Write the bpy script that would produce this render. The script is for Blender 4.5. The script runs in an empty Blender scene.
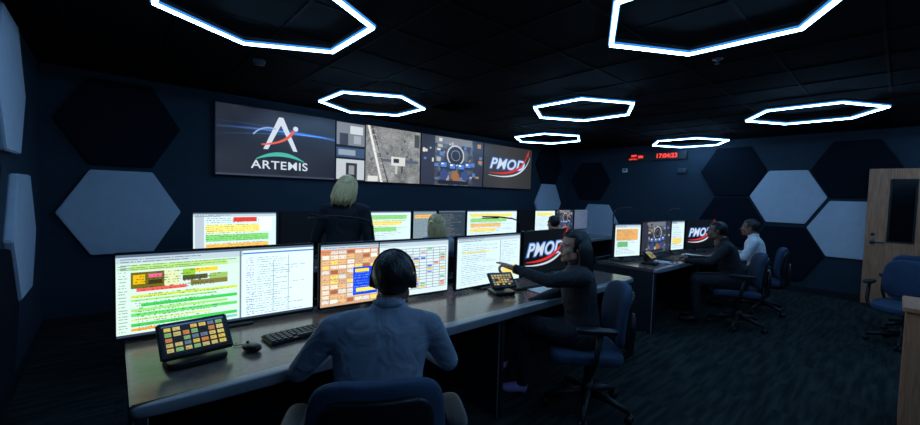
import bpy, bmesh, math, random
import numpy as np
from mathutils import Matrix, Vector, Euler
random.seed(7); rng=np.random.default_rng(7)
S=bpy.context.scene
COL=S.collection
try: S.view_settings.view_transform='Standard'
except Exception: pass

# ------------------------------------------------------------ materials
def nodes(name):
    m=bpy.data.materials.new(name); m.use_nodes=True
    nt=m.node_tree; b=nt.nodes['Principled BSDF']; return m,nt,b
def mat(name,col,rough=.6,metal=0,var=.15,scale=12,bump=0,bscale=60,spec=.5,sheen=0):
    m,nt,b=nodes(name)
    tc=nt.nodes.new('ShaderNodeTexCoord'); n=nt.nodes.new('ShaderNodeTexNoise'); n.inputs['Scale'].default_value=scale
    n.inputs['Detail'].default_value=4
    r=nt.nodes.new('ShaderNodeValToRGB')
    c=np.array(col[:3]); lo=c*(1-var); hi=np.minimum(c*(1+var),1)
    r.color_ramp.elements[0].position=.3; r.color_ramp.elements[1].position=.7
    r.color_ramp.elements[0].color=(*lo,1); r.color_ramp.elements[1].color=(*hi,1)
    nt.links.new(tc.outputs['Object'],n.inputs['Vector']); nt.links.new(n.outputs['Fac'],r.inputs['Fac'])
    nt.links.new(r.outputs['Color'],b.inputs['Base Color'])
    b.inputs['Roughness'].default_value=rough; b.inputs['Metallic'].default_value=metal
    b.inputs['Specular IOR Level'].default_value=spec
    if bump:
        n2=nt.nodes.new('ShaderNodeTexNoise'); n2.inputs['Scale'].default_value=bscale; n2.inputs['Detail'].default_value=3
        bp=nt.nodes.new('ShaderNodeBump'); bp.inputs['Strength'].default_value=bump; bp.inputs['Distance'].default_value=.01
        nt.links.new(tc.outputs['Object'],n2.inputs['Vector']); nt.links.new(n2.outputs['Fac'],bp.inputs['Height']); nt.links.new(bp.outputs['Normal'],b.inputs['Normal'])
    return m
def emis(name,col,st):
    m,nt,b=nodes(name); b.inputs['Base Color'].default_value=(0,0,0,1)
    b.inputs['Emission Color'].default_value=(*col,1); b.inputs['Emission Strength'].default_value=st; return m
def attr_screen(name,st):
    m,nt,b=nodes(name); a=nt.nodes.new('ShaderNodeAttribute'); a.attribute_name='Col'
    b.inputs['Base Color'].default_value=(.01,.01,.01,1); b.inputs['Roughness'].default_value=.35
    nt.links.new(a.outputs['Color'],b.inputs['Emission Color']); b.inputs['Emission Strength'].default_value=st; return m
def wood(name,c1,c2,rough=.4):
    m,nt,b=nodes(name); tc=nt.nodes.new('ShaderNodeTexCoord'); mp=nt.nodes.new('ShaderNodeMapping')
    mp.inputs['Scale'].default_value=(6,6,.6)
    n=nt.nodes.new('ShaderNodeTexNoise'); n.inputs['Scale'].default_value=5; n.inputs['Detail'].default_value=6; n.inputs['Distortion'].default_value=1.5
    r=nt.nodes.new('ShaderNodeValToRGB'); r.color_ramp.elements[0].position=.35;r.color_ramp.elements[1].position=.65
    r.color_ramp.elements[0].color=(*c1,1); r.color_ramp.elements[1].color=(*c2,1)
    nt.links.new(tc.outputs['Object'],mp.inputs['Vector']);nt.links.new(mp.outputs['Vector'],n.inputs['Vector']);nt.links.new(n.outputs['Fac'],r.inputs['Fac']);nt.links.new(r.outputs['Color'],b.inputs['Base Color'])
    b.inputs['Roughness'].default_value=rough; return m

M_wall=mat('wall_paint_navy',(.012,.031,.050),.75,var=.08,bump=.15,bscale=150)
M_ceil=mat('ceiling_black',(.0016,.0018,.0022),.95,var=.2,spec=.1)
M_grid=mat('ceiling_grid_metal',(.003,.0034,.004),.8,spec=.1)
M_hexL=mat('felt_light_grey',(.62,.66,.74),.9,var=.04,bump=.2,bscale=300,spec=.1)
M_hexD=mat('felt_charcoal',(.006,.010,.017),.95,var=.1,bump=.2,bscale=300,spec=.15)
M_black=mat('plastic_black',(.008,.009,.011),.45)
M_blackm=mat('plastic_black_matte',(.010,.012,.014),.7)
M_grey=mat('plastic_grey',(.05,.055,.065),.5)
M_metal=mat('metal_dark',(.12,.13,.15),.35,metal=.9)
M_desk=mat('laminate_desk',(.15,.11,.09),.2,var=.2,scale=30)
M_nose=mat('desk_edge_rubber',(.28,.29,.32),.3,var=.1)
M_panel=mat('console_panel',(.012,.016,.022),.55)
M_chair=mat('chair_fabric_blue',(.030,.060,.115),.85,var=.15,bump=.3,bscale=200)
M_key=mat('keycaps',(.03,.033,.04),.5)
M_white=mat('paper_white',(.75,.78,.8),.8,var=.03)
M_door=wood('wood_door',(.52,.21,.10),(.72,.33,.17))
M_glass=mat('dark_glass',(.003,.004,.006),.12)
M_base=mat('baseboard_vinyl',(.006,.008,.011),.6)
M_led=emis('hex_light_diffuser',(.26,.56,1.0),34)
M_halo=emis('hex_light_painted_halo',(.04,.28,.85),1.0)  # weak blue emission painting the soft halo around each light
M_scr=attr_screen('screen_image',1.22)
M_wallscr=attr_screen('wall_display_image',1.4)
M_red=emis('led_digit_red',(1,.05,.03),2.2)

def carpet():
    m,nt,b=nodes('carpet_teal'); tc=nt.nodes.new('ShaderNodeTexCoord')
    L=nt.links.new
    chk=nt.nodes.new('ShaderNodeTexChecker'); chk.inputs['Scale'].default_value=1.64
    L(tc.outputs['Object'],chk.inputs['Vector'])
    outs=[]
    for a in (.6,-.6):
        mp=nt.nodes.new('ShaderNodeMapping'); mp.inputs['Rotation'].default_value=(0,0,a); mp.inputs['Scale'].default_value=(1,9,1)
        n=nt.nodes.new('ShaderNodeTexNoise'); n.inputs['Scale'].default_value=2.2; n.inputs['Detail'].default_value=2
        L(tc.outputs['Object'],mp.inputs['Vector']); L(mp.outputs['Vector'],n.inputs['Vector']); outs.append(n.outputs['Fac'])
    mx=nt.nodes.new('ShaderNodeMix'); mx.data_type='FLOAT'
    L(chk.outputs['Fac'],mx.inputs[0]); L(outs[0],mx.inputs[2]); L(outs[1],mx.inputs[3])
    r=nt.nodes.new('ShaderNodeValToRGB'); r.color_ramp.elements[0].position=.38; r.color_ramp.elements[1].position=.68
    r.color_ramp.elements[0].color=(.012,.017,.017,1); r.color_ramp.elements[1].color=(.036,.046,.044,1)
    L(mx.outputs[0],r.inputs['Fac']); L(r.outputs['Color'],b.inputs['Base Color'])
    b.inputs['Roughness'].default_value=.95; b.inputs['Specular IOR Level'].default_value=.1
    n3=nt.nodes.new('ShaderNodeTexNoise'); n3.inputs['Scale'].default_value=250
    bp=nt.nodes.new('ShaderNodeBump'); bp.inputs['Strength'].default_value=.4; bp.inputs['Distance'].default_value=.01
    L(tc.outputs['Object'],n3.inputs['Vector']); L(n3.outputs['Fac'],bp.inputs['Height']); L(bp.outputs['Normal'],b.inputs['Normal'])
    return m
M_carpet=carpet()

# ------------------------------------------------------------ mesh builder
class MB:
    def __init__(s): s.v=[];s.f=[];s.m=[];s.s=[];s.mats=[];s.T=Matrix.Identity(4)
    def mi(s,m):
        if m not in s.mats: s.mats.append(m)
        return s.mats.index(m)
    def add(s,vs,fs,m,smooth=True):
        o=len(s.v); k=s.mi(m)
        for v in vs: s.v.append(tuple(s.T@Vector(v)))
        for f in fs: s.f.append([i+o for i in f]); s.m.append(k); s.s.append(smooth)
    def box(s,c,size,m,bev=.004,rot=None,seg=2):
        bm=bmesh.new(); bmesh.ops.create_cube(bm,size=1)
        bmesh.ops.scale(bm,vec=size,verts=bm.verts)
        if bev>0: bmesh.ops.bevel(bm,geom=bm.edges[:],offset=min(bev,min(size)*.45),segments=seg,affect='EDGES')
        R=Euler(rot).to_matrix() if rot else Matrix.Identity(3)
        bm.verts.index_update()
        s.add([R@v.co+Vector(c) for v in bm.verts],[[v.index for v in f.verts] for f in bm.faces],m,False); bm.free()
    def tube(s,pts,rad,m,n=12,caps=True):
        pts=[Vector(p) for p in pts]; 
        if not hasattr(rad,'__len__'): rad=[rad]*len(pts)
        vs=[];fs=[]; ref=None
        for i,p in enumerate(pts):
            t=(pts[min(i+1,len(pts)-1)]-pts[max(i-1,0)]).normalized()
            if ref is None:
                ref=Vector((0,0,1)) if abs(t.z)<.9 else Vector((1,0,0))
            a=(ref-t*ref.dot(t)).normalized(); b=t.cross(a); ref=a
            for k in range(n):
                an=2*math.pi*k/n; vs.append(p+(a*math.cos(an)+b*math.sin(an))*rad[i])
        for i in range(len(pts)-1):
            for k in range(n):
                fs.append([i*n+k,i*n+(k+1)%n,(i+1)*n+(k+1)%n,(i+1)*n+k])
        if caps: fs.append(list(range(n))[::-1]); fs.append([(len(pts)-1)*n+k for k in range(n)])
        s.add(vs,fs,m,True)
    def cyl(s,p0,p1,r0,r1,m,n=20): s.tube([p0,p1],[r0,r1],m,n)
    def sup(s,c,r,m,e1=.4,e2=.4,rot=None,fn=None,nu=36,nv=20):
        pw=lambda x,e: math.copysign(abs(x)**e,x)
        R=Euler(rot).to_matrix() if rot else Matrix.Identity(3)
        vs=[];fs=[]
        for j in range(nv+1):
            ph=-math.pi/2+math.pi*j/nv
            for i in range(nu):
                th=2*math.pi*i/nu
                p=Vector((r[0]*pw(math.cos(ph),e1)*pw(math.cos(th),e2),r[1]*pw(math.cos(ph),e1)*pw(math.sin(th),e2),r[2]*pw(math.sin(ph),e1)))
                if fn: p=fn(p)
                vs.append(R@p+Vector(c))
        for j in range(nv):
            for i in range(nu):
                fs.append([j*nu+i,j*nu+(i+1)%nu,(j+1)*nu+(i+1)%nu,(j+1)*nu+i])
        s.add(vs,fs,m,True)
    def loft(s,secs,m,n=24):
        vs=[];fs=[]
        for c,u,v in secs:
            c=Vector(c);u=Vector(u);v=Vector(v)
            for k in range(n):
                a=2*math.pi*k/n; vs.append(c+u*math.cos(a)+v*math.sin(a))
        L=len(secs)
        for i in range(L-1):
            for k in range(n): fs.append([i*n+k,i*n+(k+1)%n,(i+1)*n+(k+1)%n,(i+1)*n+k])
        fs.append(list(range(n))[::-1]); fs.append([(L-1)*n+k for k in range(n)])
        s.add(vs,fs,m,True)
    def mesh(s,name):
        me=bpy.data.meshes.new(name); me.from_pydata(s.v,[],s.f)
        for m in s.mats: me.materials.append(m)
        me.polygons.foreach_set('material_index',s.m); me.polygons.foreach_set('use_smooth',s.s)
        bm=bmesh.new(); bm.from_mesh(me); bmesh.ops.recalc_face_normals(bm,faces=bm.faces); bm.to_mesh(me); bm.free()
        me.update(); return me
    def build(s,name,loc=(0,0,0),yaw=0,parent=None):
        o=bpy.data.objects.new(name,s.mesh(name)); COL.objects.link(o); o.location=loc; o.rotation_euler=(0,0,yaw)
        if parent: o.parent=parent
        return o
def empty(name,loc=(0,0,0),yaw=0):
    o=bpy.data.objects.new(name,None); COL.objects.link(o); o.location=loc; o.rotation_euler=(0,0,yaw); o.empty_display_size=.1; return o

# ------------------------------------------------------------ room
XL,XR,YB,YF,ZC=-.55,8.98,-2.6,5.86,2.74
def slab(name,lo,hi,m):
    b=MB(); c=[(a+d)/2 for a,d in zip(lo,hi)]; b.box(c,[d-a for a,d in zip(lo,hi)],m,0); return b.build(name)
slab('floor',(XL-.1,YB-.1,-.1),(XR+.1,YF+.1,0),M_carpet)
slab('ceiling',(XL-.1,YB-.1,ZC),(XR+.1,YF+.1,ZC+.1),M_ceil)
slab('wall_front',(XL-.1,YF,0),(XR+.1,YF+.1,ZC),M_wall)
slab('wall_left',(XL-.1,YB,0),(XL,YF,ZC),M_wall)
slab('wall_right',(XR,YB,0),(XR+.1,YF,ZC),M_wall)
slab('wall_back',(XL-.1,YB-.1,0),(XR+.1,YB,ZC),M_wall)
slab('baseboard_front',(XL,YF-.012,0),(XR,YF,.1),M_base)
slab('baseboard_left',(XL,YB,0),(XL+.012,YF-.012,.1),M_base)
slab('baseboard_right',(XR-.012,-.42,0),(XR,YF-.012,.1),M_base)
b=MB()
x=XL+.3
while x<XR: b.box((x,(YB+YF)/2,ZC-.003),(.02,YF-YB,.006),M_grid,0); x+=.61
y=YB+.3
while y<YF: b.box(((XL+XR)/2,y,ZC-.0025),(XR-XL,.02,.005),M_grid,0); y+=.61
b.build('trim_ceiling_grid')

def hexpanel(name,c,plane,m,R=.535):
    bm=bmesh.new(); vs=[]
    for k in range(6):
        a=math.radians(60*k); vs.append(bm.verts.new((R*math.cos(a),0,R*math.sin(a))))
    f=bm.faces.new(vs); r=bmesh.ops.extrude_face_region(bm,geom=[f])
    bmesh.ops.translate(bm,vec=(0,-.05,0),verts=[g for g in r['geom'] if isinstance(g,bmesh.types.BMVert)])
    bmesh.ops.recalc_face_normals(bm,faces=bm.faces)
    bmesh.ops.bevel(bm,geom=bm.edges[:],offset=.008,segments=2,affect='EDGES')
    me=bpy.data.meshes.new(name); bm.to_mesh(me); bm.free(); me.materials.append(m)
    o=bpy.data.objects.new(name,me); COL.objects.link(o)
    if plane=='f': o.location=(c[0],YF,c[1])
    elif plane=='r': o.location=(XR,c[0],c[1]); o.rotation_euler=(0,0,-math.pi/2)
    else: o.location=(XL,c[0],c[1]); o.rotation_euler=(0,0,math.pi/2)
HP='hexagonal_acoustic_panel'
for c,p,m in [((.09,1.215),'f',M_hexL),((.09,2.2),'f',M_hexD),((8.1,1.38),'f',M_hexL),((8.1,2.32),'f',M_hexD),
    ((1.363,1.656),'r',M_hexL),((.53,1.135),'r',M_hexL),((.53,2.12),'r',M_hexD),((2.2,1.16),'r',M_hexD),((1.363,.66),'r',M_hexD),((2.2,2.12),'r',M_hexD),((4.95,.92),'r',M_hexL),((5.2,1.95),'r',M_hexD),
    ((4.50,1.12),'l',M_hexL),((4.08,2.19),'l',M_hexL),((3.6,.62),'l',M_hexD),((3.1,1.6),'l',M_hexD)]:
    hexpanel(HP,c,p,m)

# ------------------------------------------------------------ hexagon pendant lights
def hexlight(cx,cy,lr=.664,lz=2.629):
    b=MB()
    def prism(o,i,z0,z1,m_bot,m_side,top=True):
        for k in range(6):
            a0=math.radians(30+60*k); a1=math.radians(90+60*k)
            def ring(r,z): return [(r*math.cos(a0),r*math.sin(a0),z),(r*math.cos(a1),r*math.sin(a1),z)]
            A=ring(o,z0)+ring(o,z1)+ring(i,z0)+ring(i,z1)
            b.add(A,[[0,4,5,1]],m_bot,False)
            b.add(A,[[0,1,3,2],[5,4,6,7]],m_side,False)
            if top: b.add(A,[[2,3,7,6]],m_side,False)
    prism(lr-.006,lr-.034,-.012,.0,M_led,M_led)
    prism(lr+.003,lr-.043,.0,.016,M_halo,M_halo)  # glowing rim added to imitate the blue halo
    prism(lr+.004,lr-.044,.016,.04,M_black,M_black)
    for k in (0,2,4):
        a=math.radians(30+60*k); r=lr-.02
        b.cyl((r*math.cos(a),r*math.sin(a),.038),(r*math.cos(a),r*math.sin(a),ZC-lz),.003,.003,M_black,6)
    b.build('hexagon_pendant_light',(cx,cy,lz))
K=27.2
for cx,cy in [(.0279*K,.1007*K),(.164*K,.1007*K),(.3001*K,.1007*K),(.0915*K,.1659*K),(.2276*K,.1659*K),(.0987*K,.0293*K),(.2348*K,.0293*K),(.76,-1.2),(4.46,-1.2),(8.1,-1.2)]:  # last three, unseen behind the camera, added as cool fill
    hexlight(cx,cy)

b=MB(); b.cyl((0,0,0),(0,0,-.04),.06,.05,M_grey); b.build('smoke_detector',(1.05,4.1,ZC-.001))
b=MB(); b.cyl((0,0,0),(0,0,-.006),.04,.04,M_metal); b.cyl((0,0,-.006),(0,0,-.04),.012,.008,M_metal); b.cyl((0,0,-.04),(0,0,-.044),.02,.02,M_metal); b.build('fire_sprinkler',(3.85,1.1,ZC-.001))
b=MB(); b.box((0,0,-.008),(.5,.5,.012),M_grid)
for i in range(8): b.box((0,-.2+i*.057,-.02),(.44,.03,.005),M_grid,.001,(.4,0,0))
b.build('air_vent',(3.5,4.15,ZC-.004))

# ------------------------------------------------------------ screens
def canvas(w,h,bg): return np.ones((h,w,3))*np.array(bg)
def R_(c,x0,y0,x1,y1,col):
    h,w=c.shape[:2]; c[int(round(y0*h)):max(int(round(y1*h)),int(round(y0*h))+1),int(round(x0*w)):max(int(round(x1*w)),int(round(x0*w))+1)]=col
def textrows(c,x0,y0,x1,y1,n,col,fill=.6,dens=.85):
    h,w=c.shape[:2]
    for i in range(n):
        yy=int((y0+(y1-y0)*(i+.5)/n)*h)
        xa=int(x0*w); xb=int((x0+(x1-x0)*random.uniform(fill,1))*w)
        for xx in range(xa,xb):
            if random.random()<dens and yy<h: c[yy,xx]=c[yy,xx]*.35+np.array(col)*.65
def screen_mesh(name,w,h,c,m,parent,loc):
    H,W=c.shape[:2]
    xs=np.linspace(-w/2,w/2,W+1); zs=np.linspace(h/2,-h/2,H+1)
    X,Z=np.meshgrid(xs,zs); v=np.stack([X,np.zeros_like(X),Z],-1).reshape(-1,3)
    idx=np.arange((W+1)*(H+1)).reshape(H+1,W+1)
    f=np.stack([idx[1:,:-1],idx[1:,1:],idx[:-1,1:],idx[:-1,:-1]],-1).reshape(-1,4)
    me=bpy.data.meshes.new(name); me.vertices.add(len(v)); me.vertices.foreach_set('co',v.ravel())
    me.loops.add(f.size); me.loops.foreach_set('vertex_index',f.ravel().astype(np.int32))
    me.polygons.add(len(f)); me.polygons.foreach_set('loop_start',np.arange(0,f.size,4,dtype=np.int32)); 
    me.update(calc_edges=True); me.validate()
    a=me.color_attributes.new('Col','FLOAT_COLOR','CORNER')
    col=np.clip(c,0,4)**2.2; col=np.concatenate([col,np.ones((H,W,1))],-1).reshape(-1,4); col=np.repeat(col,4,axis=0)
    a.data.foreach_set('color',col.ravel().astype(np.float32))
    me.materials.append(m)
    o=bpy.data.objects.new(name,me); COL.objects.link(o); o.parent=parent; o.location=loc; return o
def text(parent,s,size,loc,m,shear=0,ext=.001,sx=1,bold=0,sp=1):
    cu=bpy.data.curves.new('lettering','FONT'); cu.body=s; cu.size=size; cu.align_x='CENTER'; cu.align_y='CENTER'; cu.extrude=ext; cu.shear=shear; cu.offset=bold; cu.space_character=sp
    cu.materials.append(m); o=bpy.data.objects.new('lettering',cu); COL.objects.link(o); o.parent=parent; o.location=loc; o.rotation_euler=(math.pi/2,0,0); o.scale=(sx,1,1); return o
def flat(parent,name,polys,m,y=-.004):
    me=bpy.data.meshes.new(name); v=[];f=[]
    for p in polys:
        o=len(v); v+= [(a,y,b_) for a,b_ in p]; f.append(list(range(o,o+len(p))))
    me.from_pydata(v,[],f); me.materials.append(m); o=bpy.data.objects.new(name,me); COL.objects.link(o); o.parent=parent; return o
def ribbon(pts,ws):
    out=[]
    for i in range(len(pts)-1):
        def nrm(j):
            a=pts[max(j-1,0)]; b_=pts[min(j+1,len(pts)-1)]; dx,dz=b_[0]-a[0],b_[1]-a[1]; l=math.hypot(dx,dz) or 1; return -dz/l,dx/l
        n0=nrm(i);n1=nrm(i+1); p,q=pts[i],pts[i+1]
        out.append([(p[0]-n0[0]*ws[i],p[1]-n0[1]*ws[i]),(q[0]-n1[0]*ws[i+1],q[1]-n1[1]*ws[i+1]),(q[0]+n1[0]*ws[i+1],q[1]+n1[1]*ws[i+1]),(p[0]+n0[0]*ws[i],p[1]+n0[1]*ws[i])])
    return out
E_white=emis('logo_white',(.66,.74,.84),1.0); E_red=emis('logo_red',(.75,.03,.03),1); E_or=emis('logo_orange',(.8,.12,.06),1); E_blue=emis('logo_blue',(.05,.18,.52),1.1); E_teal=emis('logo_teal',(.08,.55,.42),.9); E_lb=emis('logo_light_blue',(.35,.55,.85),.9)

def bez(p0,p1,p2,n=20): return [((1-t)**2*p0[0]+2*t*(1-t)*p1[0]+t*t*p2[0],(1-t)**2*p0[1]+2*t*(1-t)*p1[1]+t*t*p2[1]) for t in [i/n for i in range(n+1)]]
def logo_pm(parent,s,y):
    text(parent,'PMOD',.30*s,(-.06*s,y-.003,0.05*s),E_white,shear=.3,sx=1.2,bold=.004*s,sp=1.08)
    text(parent,'PMOD',.30*s,(-.06*s,y,0.05*s),E_blue,shear=.3,sx=1.2,bold=.022*s,sp=1.08)
    p=bez((-.60*s,-.13*s),(.42*s,-.20*s),(.60*s,.34*s)); flat(parent,'logo_swoosh',ribbon(p,[.003+.022*s*math.sin(math.pi*i/20) for i in range(21)]),E_red,y-.006)
    p=bez((-.62*s,-.18*s),(.46*s,-.30*s),(.68*s,.26*s)); flat(parent,'logo_swoosh_white',ribbon(p,[.003+.014*s*math.sin(math.pi*i/20) for i in range(21)]),E_white,y-.006)
    flat(parent,'logo_rocket',[[(.56*s,.28*s),(.63*s,.26*s),(.64*s,.42*s)]],E_red,y-.006)
def logo_art(parent,s,y):
    flat(parent,'logo_letter',[[(-.27*s,-.10*s),(-.20*s,-.10*s),(.0,.31*s),(.0,.44*s),(-.035*s,.44*s)],[(.20*s,-.10*s),(.27*s,-.10*s),(.035*s,.44*s),(.0,.44*s),(0,.31*s)]],E_white,y)
    p=bez((-.30*s,-.03*s),(.10*s,.02*s),(.20*s,.24*s)); flat(parent,'logo_trajectory',ribbon(p,[.012*s+.014*s*i/20 for i in range(21)]),E_or,y-.003)
    p=bez((-.42*s,.12*s),(-.3*s,.28*s),(-.08*s,.24*s)); flat(parent,'logo_orbit',ribbon(p,[.010*s]*21),E_lb,y-.003)
    cir=[(.235*s+.042*s*math.cos(a),.28*s+.042*s*math.sin(a)) for a in [k*.314 for k in range(20)]]
    flat(parent,'logo_moon',[cir],E_white,y-.003)
    p=bez((-.38*s,-.27*s),(0,-.07*s),(.38*s,-.27*s)); flat(parent,'logo_horizon',ribbon(p,[.006*s+.028*s*math.sin(math.pi*i/20) for i in range(21)]),E_teal,y-.003)
    text(parent,'ARTEMIS',.19*s,(0,y,-.36*s),E_white,sx=1.15,bold=.002*s,sp=1.08)

W_,H_=1.585,.925
def walldisplay(i,c,extra=None):
    e=empty('wall_display',(.9725+1.5987*(i+.5),5.80,1.6854+.9371/2))
    b=MB(); b.box((0,.03,0),(W_+.008,.05,H_+.008),M_black,.004); b.box((0,.052,0),(.8,.012,.5),M_blackm,.003); b.build('housing',parent=e)
    screen_mesh('screen',W_-.015,H_-.015,c,M_wallscr,e,(0,.002,0))
    if extra: extra(e)
def noise2(h,w,sc,seed=0):
    r=np.random.default_rng(seed); g=r.random((max(2,h//sc+2),max(2,w//sc+2)))
    yy=np.linspace(0,g.shape[0]-1.01,h); xx=np.linspace(0,g.shape[1]-1.01,w)
    y0=yy.astype(int);x0=xx.astype(int);fy=(yy-y0)[:,None];fx=(xx-x0)[None,:]
    a=g[y0][:,x0];b_=g[y0][:,x0+1];c=g[y0+1][:,x0];d=g[y0+1][:,x0+1]
    return a*(1-fy)*(1-fx)+b_*(1-fy)*fx+c*fy*(1-fx)+d*fy*fx
w,h=200,116
YY,XX=np.mgrid[0:h,0:w]; YY=YY/h; XX=XX/w
c=canvas(w,h,(.135,.14,.17))
c+= (noise2(h,w,30,1)[...,None]-.5)*.05
for yc,sl,wd,st in [(.30,.02,.014,1.5),(.34,-.12,.006,.9),(.26,.10,.005,.8)]:
    d=np.abs(YY-(yc+sl*(XX-.5)+.12*(XX-.5)**2)); c+=(np.exp(-(d/wd)**2)*st)[...,None]*np.array((.10,.26,.55))*np.clip(1.1-abs(XX-.6)*1.6,0,1)[...,None]
c[int(.975*h):]=(.22,.24,.3)
walldisplay(0,c,lambda e: logo_art(e,.84,-.002))
# display 2 : narrow picture strip + grey surface camera view
c=canvas(w,h,(.44,.445,.44)); n=noise2(h,w,8,2)*.5+noise2(h,w,2,3)*.5
c+=((n-.5)*.26)[...,None]
c+=(noise2(h,w,28,4)[...,None]-.5)*.18
r_=np.random.default_rng(11)
for k in range(26):
    cx,cy,rd=r_.uniform(.34,1),r_.uniform(0,1),r_.uniform(.008,.035)
    d=np.sqrt((XX-cx)**2*2.9+(YY-cy)**2); c[d<rd]*=.72; c[(d>=rd)&(d<rd*1.35)&(YY>cy)]*=1.25
dd=rng.random((h,w)); c[dd>.985]+=.25
R_(c,0,0,.315,1,(.06,.065,.08))
R_(c,.0,.02,.30,.40,(.42,.44,.47)); R_(c,.03,.2,.12,.40,(.2,.21,.24)); R_(c,.14,.06,.28,.2,(.70,.73,.75)); R_(c,.18,.22,.26,.36,(.55,.57,.6))
R_(c,.0,.44,.30,.60,(.22,.28,.38)); R_(c,.02,.47,.2,.57,(.5,.55,.6)); R_(c,.0,.64,.30,.98,(.66,.68,.70)); R_(c,.1,.7,.22,.98,(.16,.17,.19)); R_(c,.13,.74,.19,.9,(.5,.5,.5))
d=(XX-.33-.16*YY); c[(d>0)&(d<.028)&(XX>.3)]=(.80,.80,.78)
d=(XX-.375-.20*YY); c[(d>0)&(d<.012)&(XX>.3)]=(.16,.16,.16)
for k in range(10):   # truss rungs of the spacecraft boom
    y=.05+k*.1; x=.34+.16*y; R_(c,x+.01,y,x+.075,y+.012,(.6,.6,.58))
R_(c,.62,.52,.80,.68,(.74,.74,.72)); R_(c,.65,.55,.72,.63,(.16,.16,.18)); R_(c,.80,.56,.98,.62,(.30,.32,.38)); R_(c,.50,.57,.62,.62,(.30,.32,.38)); R_(c,.67,.68,.70,.84,(.66,.66,.64)); R_(c,.75,.68,.77,.82,(.22,.22,.22))
R_(c,.34,.9,.46,.99,(.75,.76,.74)); R_(c,.92,.05,.99,.3,(.25,.26,.26))
walldisplay(1,c)
def cockpit(w,h,seed):
    r=random.Random(seed)
    YY,XX=np.mgrid[0:h,0:w]; YY=YY/h; XX=XX/w
    c=canvas(w,h,(.25,.27,.31)); c+=((noise2(h,w,5,seed)-.5)*.24)[...,None]
    R_(c,0,0,.2,1,(.18,.19,.24)); R_(c,.82,0,1,1,(.18,.19,.24)); R_(c,.2,0,.8,.14,(.42,.43,.45))
    for k in range(46):
        x=r.choice([r.uniform(0,.27),r.uniform(.72,.95)]) if k%2 else r.uniform(.2,.75); y=r.uniform(0,.85) if k%2 else r.choice([r.uniform(.02,.3),r.uniform(.75,.9)])
        R_(c,x,y,x+r.uniform(.02,.07),y+r.uniform(.03,.09),r.choice([(.6,.6,.6),(.75,.73,.7),(.36,.4,.5),(.15,.16,.19),(.6,.45,.3),(.3,.42,.65)]))
    # round hatch with instrument consoles in front of it
    d=np.sqrt((XX-.52)**2*2.4+(YY-.36)**2); c[d<.21]=(.13,.14,.18); c[(d>.19)&(d<.22)]=(.68,.68,.68); c[(d>.10)&(d<.115)]=(.5,.5,.52)
    for x,y in [(.28,.5),(.42,.52),(.56,.52),(.68,.48)]:
        R_(c,x,y,x+.11,y+.16,(.10,.14,.24)); R_(c,x+.01,y+.02,x+.10,y+.12,(.30,.44,.72)); R_(c,x+.02,y+.04,x+.06,y+.07,(.85,.88,.9))
    for x,y,col in [(.34,.78,(.20,.26,.44)),(.52,.80,(.55,.36,.22)),(.68,.78,(.20,.27,.46))]:
        c[((XX-x)**2*3+(YY-y)**2*1.1)<.012]=col
    R_(c,.25,.9,.75,.98,(.12,.13,.17))
    return c
walldisplay(2,cockpit(160,90,8))
w,h=160,90
YY,XX=np.mgrid[0:h,0:w]; YY=YY/h; XX=XX/w
c=canvas(w,h,(.17,.17,.175)); c+=((1-np.abs(XX-.4)*1.3)*.05)[...,None]; 
walldisplay(3,c,lambda e: logo_pm(e,1.04,-.002))

# ------------------------------------------------------------ desk monitors
def monitor(p0,p1,z0,z1,c,desk=.74,extra=None,name='computer_monitor'):
    dx,dy=p1[0]-p0[0],p1[1]-p0[1]; w=math.hypot(dx,dy); yaw=math.atan2(dy,dx); h=z1-z0
    e=empty(name,((p0[0]+p1[0])/2,(p0[1]+p1[1])/2,(z0+z1)/2),yaw)
    b=MB(); b.box((0,.02,0),(w,.036,h),M_black,.006)
    b.sup((0,.05,0),(w*.36,.03,h*.38),M_blackm,.3,.3)
    b.box((0,.085,-h*.2-(z0-desk)/2),(.07,.02,h*.6+(z0-desk)-.004),M_grey,.006)
    b.box((0,.06,-h/2-(z0-desk)+.0085),(.26,.2,.012),M_grey,.005)
    b.box((w*.44,-.0005,-h/2+.007),(.02,.003,.004),M_grey,0)
    b.build('housing',parent=e)
    screen_mesh('screen',w-.02,h-.028,c,M_scr,e,(0,-.0005,.004))
    if extra: extra(e)
PW=(.82,.92,.94)
def sheet(w,h,variant=0):
    c=canvas(w,h,PW)
    R_(c,0,0,1,.035,(.35,.42,.5)); R_(c,0,.035,1,.10,(.72,.8,.84)); textrows(c,.02,.04,.5,.1,2,(.3,.35,.45))
    return c
def grid(c,x0,y0,x1,y1,nx,ny,col):
    h,w=c.shape[:2]
    for i in range(nx+1):
        xx=min(int((x0+(x1-x0)*i/nx)*w),w-1); c[int(y0*h):int(y1*h),xx]=col
    for j in range(ny+1):
        yy=min(int((y0+(y1-y0)*j/ny)*h),h-1); c[yy,int(x0*w):int(x1*w)]=col
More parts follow.
